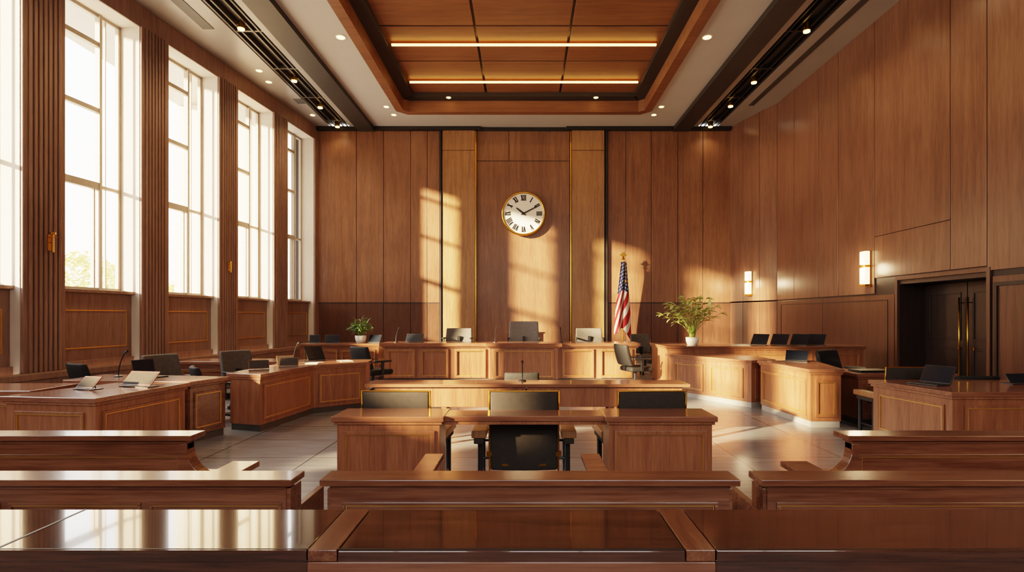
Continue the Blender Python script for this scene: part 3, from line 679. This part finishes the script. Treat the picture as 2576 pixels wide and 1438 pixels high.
# ================================================================ FLAG
fl=thing('flag_on_stand','hanging stars and stripes flag on brass-tipped pole','flag',(3.27,18.3,0)); fl.scale=(1.15,1.0,1.035)
make(MB().lathe([(0,0),(.2,0),(.2,.03),(.08,.08),(.03,.12),(0,.12)],24),'stand','gold',fl)
make(MB().cyl((0,0,.1),(0,0,3.35),.02,n=12),'pole','gold',fl)
fn=MB().lathe([(0,3.33),(.04,3.34),(.05,3.37),(.02,3.4),(.035,3.43),(0,3.45)],14)
fn.prismY([(-.02,3.43),(.02,3.43),(.12,3.5),(.05,3.52),(.03,3.6),(0,3.55),(-.03,3.6),(-.05,3.52),(-.12,3.5)],-.02,.02)
make(fn,'finial','gold',fl)
nu,nv=48,60; vs=[];fs=[];uvs=[]
for j in range(nv+1):
    v=j/nv
    for i in range(nu+1):
        u=i/nu
        wdt=.13+.27*math.sin(min(1,v*1.25)*math.pi/2)**1.1; ph=u*math.pi*4
        x=.0+(u-.5)*wdt*1.15+.025*math.sin(v*4+u*3)-.02*v; y=-.06+.055*math.sin(ph+v*1.5)*(.5+.6*v)
        z=3.27-v*2.3+.16*math.sin(u*math.pi*1.3)*v - .06*math.sin(u*9)*v
        vs.append((x,y,z)); uvs.append((v+.05*(u-.5),u*.45+v*.6))
for j in range(nv):
    for i in range(nu): a=j*(nu+1)+i; fs.append((a,a+1,a+nu+2,a+nu+1))
fo=make(MB().add(vs,fs),'flag_cloth','flag',fl,smooth=True)
uvl=fo.data.uv_layers.new(name='UVMap')
for lp in fo.data.loops: uvl.data[lp.index].uv=uvs[lp.vertex_index]
sd=fo.modifiers.new('s','SOLIDIFY'); sd.thickness=.006
make(MB().tube([(.03,-.08,3.27),(.05,-.14,2.7)],.006,6).cyl((.05,-.14,2.6),(.05,-.14,2.7),.03,.012,n=10),'tassel','gold',fl)
# ================================================================ PLANTS
def leaf(mb,o,d,L,w,droop):
    d=Vector(d).normalized(); side=d.cross(Vector((0,0,1)))
    if side.length<.1: side=Vector((1,0,0))
    side.normalize(); side=(side+Vector((0,0,random.uniform(-.4,.4)))).normalized(); vs=[];fs=[]; n=5
    p=Vector(o); dd=d.copy()
    for k in range(n+1):
        t=k/n; ww=w*math.sin(math.pi*min(1,(t*.9+.08)))**.8 if k<n else 0.002
        up=side.cross(dd)*ww*.25
        vs+= [p-side*ww+up,p.copy(),p+side*ww+up]
        dd=(dd+Vector((0,0,-droop/n))).normalized(); p=p+dd*(L/n)
    for k in range(n):
        a=k*3; fs+=[(a,a+1,a+4,a+3),(a+1,a+2,a+5,a+4)]
    mb.add(vs,fs)
def plant(name,label,loc,H,W,pot_r,pot_h,mat,nst,lfl,lfw,seed,lobes=3,group=None,k0=3):
    random.seed(seed)
    t=thing(name,label,'plant',loc,group=group)
    make(MB().lathe([(0,0),(pot_r*.72,0),(pot_r*.95,pot_h*.5),(pot_r,pot_h),(pot_r*.9,pot_h),(pot_r*.86,pot_h*.85),(0,pot_h*.85)],28),'pot','white',t,smooth=True)
    make(MB().cyl((0,0,pot_h*.8),(0,0,pot_h*.9),pot_r*.84,n=24),'soil','soil',t)
    sm=MB(); lm=MB()
    for i in range(nst):
        a=2*math.pi*i/nst*1.618*3; r=W/2*math.sqrt((i+.5)/nst); zt=H*(1-.42*(r/(W/2))**2)*random.uniform(.86,1.0)
        pts=[]
        for k in range(7):
            q=k/6; rr=pot_r*.3+(r-pot_r*.3)*q**1.9; pts.append(Vector((rr*math.cos(a),rr*math.sin(a),pot_h*.8+(zt-pot_h*.8)*(q**.85))))
        sm.tube(pts,[.009-.0008*k for k in range(7)],6)
        for k in range(k0,7):
            for s in range(lobes):
                base=pts[k]; out=Vector((math.cos(a+random.uniform(-1.3,1.3)),math.sin(a+random.uniform(-1.3,1.3)),random.uniform(-.1,.9)))
                leaf(lm,base,out,lfl*random.uniform(.7,1.15),lfw*random.uniform(.7,1.1),random.uniform(.3,1.1))
    make(sm,'stems','stem',t,smooth=True); o=make(lm,'foliage',mat,t,smooth=True); o['kind']='stuff'
    return t
plant('potted_plant','large yellow-green leafy plant in white pot on counter',((1740-VX)*12.0/F,11.95,.98),1.12,1.25,.14,.17,'leafA',26,.2,.036,3,k0=4)
plant('potted_plant','small green spiky plant in white pot on desk',(-4.15,14.15,.92),.64,.5,.14,.19,'leafB',16,.2,.018,5,lobes=3)
# ================================================================ OUTSIDE
make(MB().box(-80,-10.8,-60,80,-.3,-.2),'outdoor_ground','ground',label='pale sunlit paving outside the windows',cat='ground',kind='structure')
def tree(x,y,h,seed):
    random.seed(seed); t=thing('tree','leafy tree outside the tall windows','tree',(x,y,-.2),group='trees outside the windows')
    make(MB().tube([(0,0,0),(.1,0,h*.35),(.0,.1,h*.7)],[.16,.12,.06],10),'trunk','bark',t)
    lm=MB()
    for k in range(1100):
        a=random.uniform(0,6.28); b=math.acos(random.uniform(-.7,1)); r=h*.36*random.uniform(.5,1)**.5
        p=(r*math.sin(b)*math.cos(a)*1.1,r*math.sin(b)*math.sin(a)*1.1,h*.66+r*math.cos(b)*.85)
        leaf(lm,p,(random.uniform(-1,1),random.uniform(-1,1),random.uniform(-.6,.6)),.28,.1,.5)
    o=make(lm,'foliage','treeleaf',t); o['kind']='stuff'
tree(-20.2,25,4.9,1); tree(-19.2,31,3.9,2); tree(-18,36,3.8,4)
# ================================================================ LIGHT
def sun_dir(v,strength,angle,col):
    l=bpy.data.lights.new('sun','SUN'); l.energy=strength; l.angle=math.radians(angle); l.color=col
    o=bpy.data.objects.new('sun',l); COL.objects.link(o); o.rotation_euler=Vector(v).to_track_quat('-Z','Y').to_euler(); o.location=(-15,-5,12)
sun_dir((1,.714,-.30),50,1.8,(1,.70,.39))
w=bpy.data.worlds.new('world'); scene.world=w; w.use_nodes=True
nt=w.node_tree; bg=nt.nodes['Background']
tc=nt.nodes.new('ShaderNodeTexCoord'); sx=nt.nodes.new('ShaderNodeSeparateXYZ'); rp=nt.nodes.new('ShaderNodeValToRGB')
nt.links.new(tc.outputs['Generated'],sx.inputs[0]); nt.links.new(sx.outputs['Z'],rp.inputs['Fac'])
rp.color_ramp.elements[0].color=(1,.86,.68,1); rp.color_ramp.elements[1].color=(.97,.97,1,1); rp.color_ramp.elements[1].position=.5
nt.links.new(rp.outputs['Color'],bg.inputs['Color']); bg.inputs['Strength'].default_value=8.5
for i,(a,b) in enumerate(ops):
    SI,WI=zr(i)
    l=bpy.data.lights.new('window_portal','AREA'); l.shape='RECTANGLE'; l.size=WI-SI; l.size_y=1.6; l.cycles.is_portal=True
    o=bpy.data.objects.new('window_portal',l); COL.objects.link(o)
    ym=(a+b)/2; Rm=Matrix.Rotation(LW['rot'],4,'Z'); p=Rm@Vector((-.60,ym,(SI+WI)/2)); o.location=(p.x-9.268,p.y,p.z)
    o.rotation_euler=(0,-math.pi/2,LW['rot'])
for a,b in rear_fill:
    l=bpy.data.lights.new('window_portal','AREA'); l.shape='RECTANGLE'; l.size=b-a; l.size_y=RZ1-RZ0; l.cycles.is_portal=True
    o=bpy.data.objects.new('window_portal',l); COL.objects.link(o); o.location=((a+b)/2,YR-.31,(RZ0+RZ1)/2); o.rotation_euler=(math.pi/2,0,0)
# ================================================================ CAMERA
cam=bpy.data.cameras.new('camera'); co=bpy.data.objects.new('camera',cam); COL.objects.link(co)
cam.sensor_width=36; cam.lens=36*F/2576; co.location=(0,0,EYE); co.rotation_euler=(math.pi/2,0,0)
cam.shift_x=-(VX-1288)/2576; cam.shift_y=(VY-719)/2576; cam.clip_start=.05; cam.clip_end=300
scene.camera=co
scene.view_settings.view_transform='Filmic'; scene.view_settings.look='Medium High Contrast'; scene.view_settings.exposure=.05
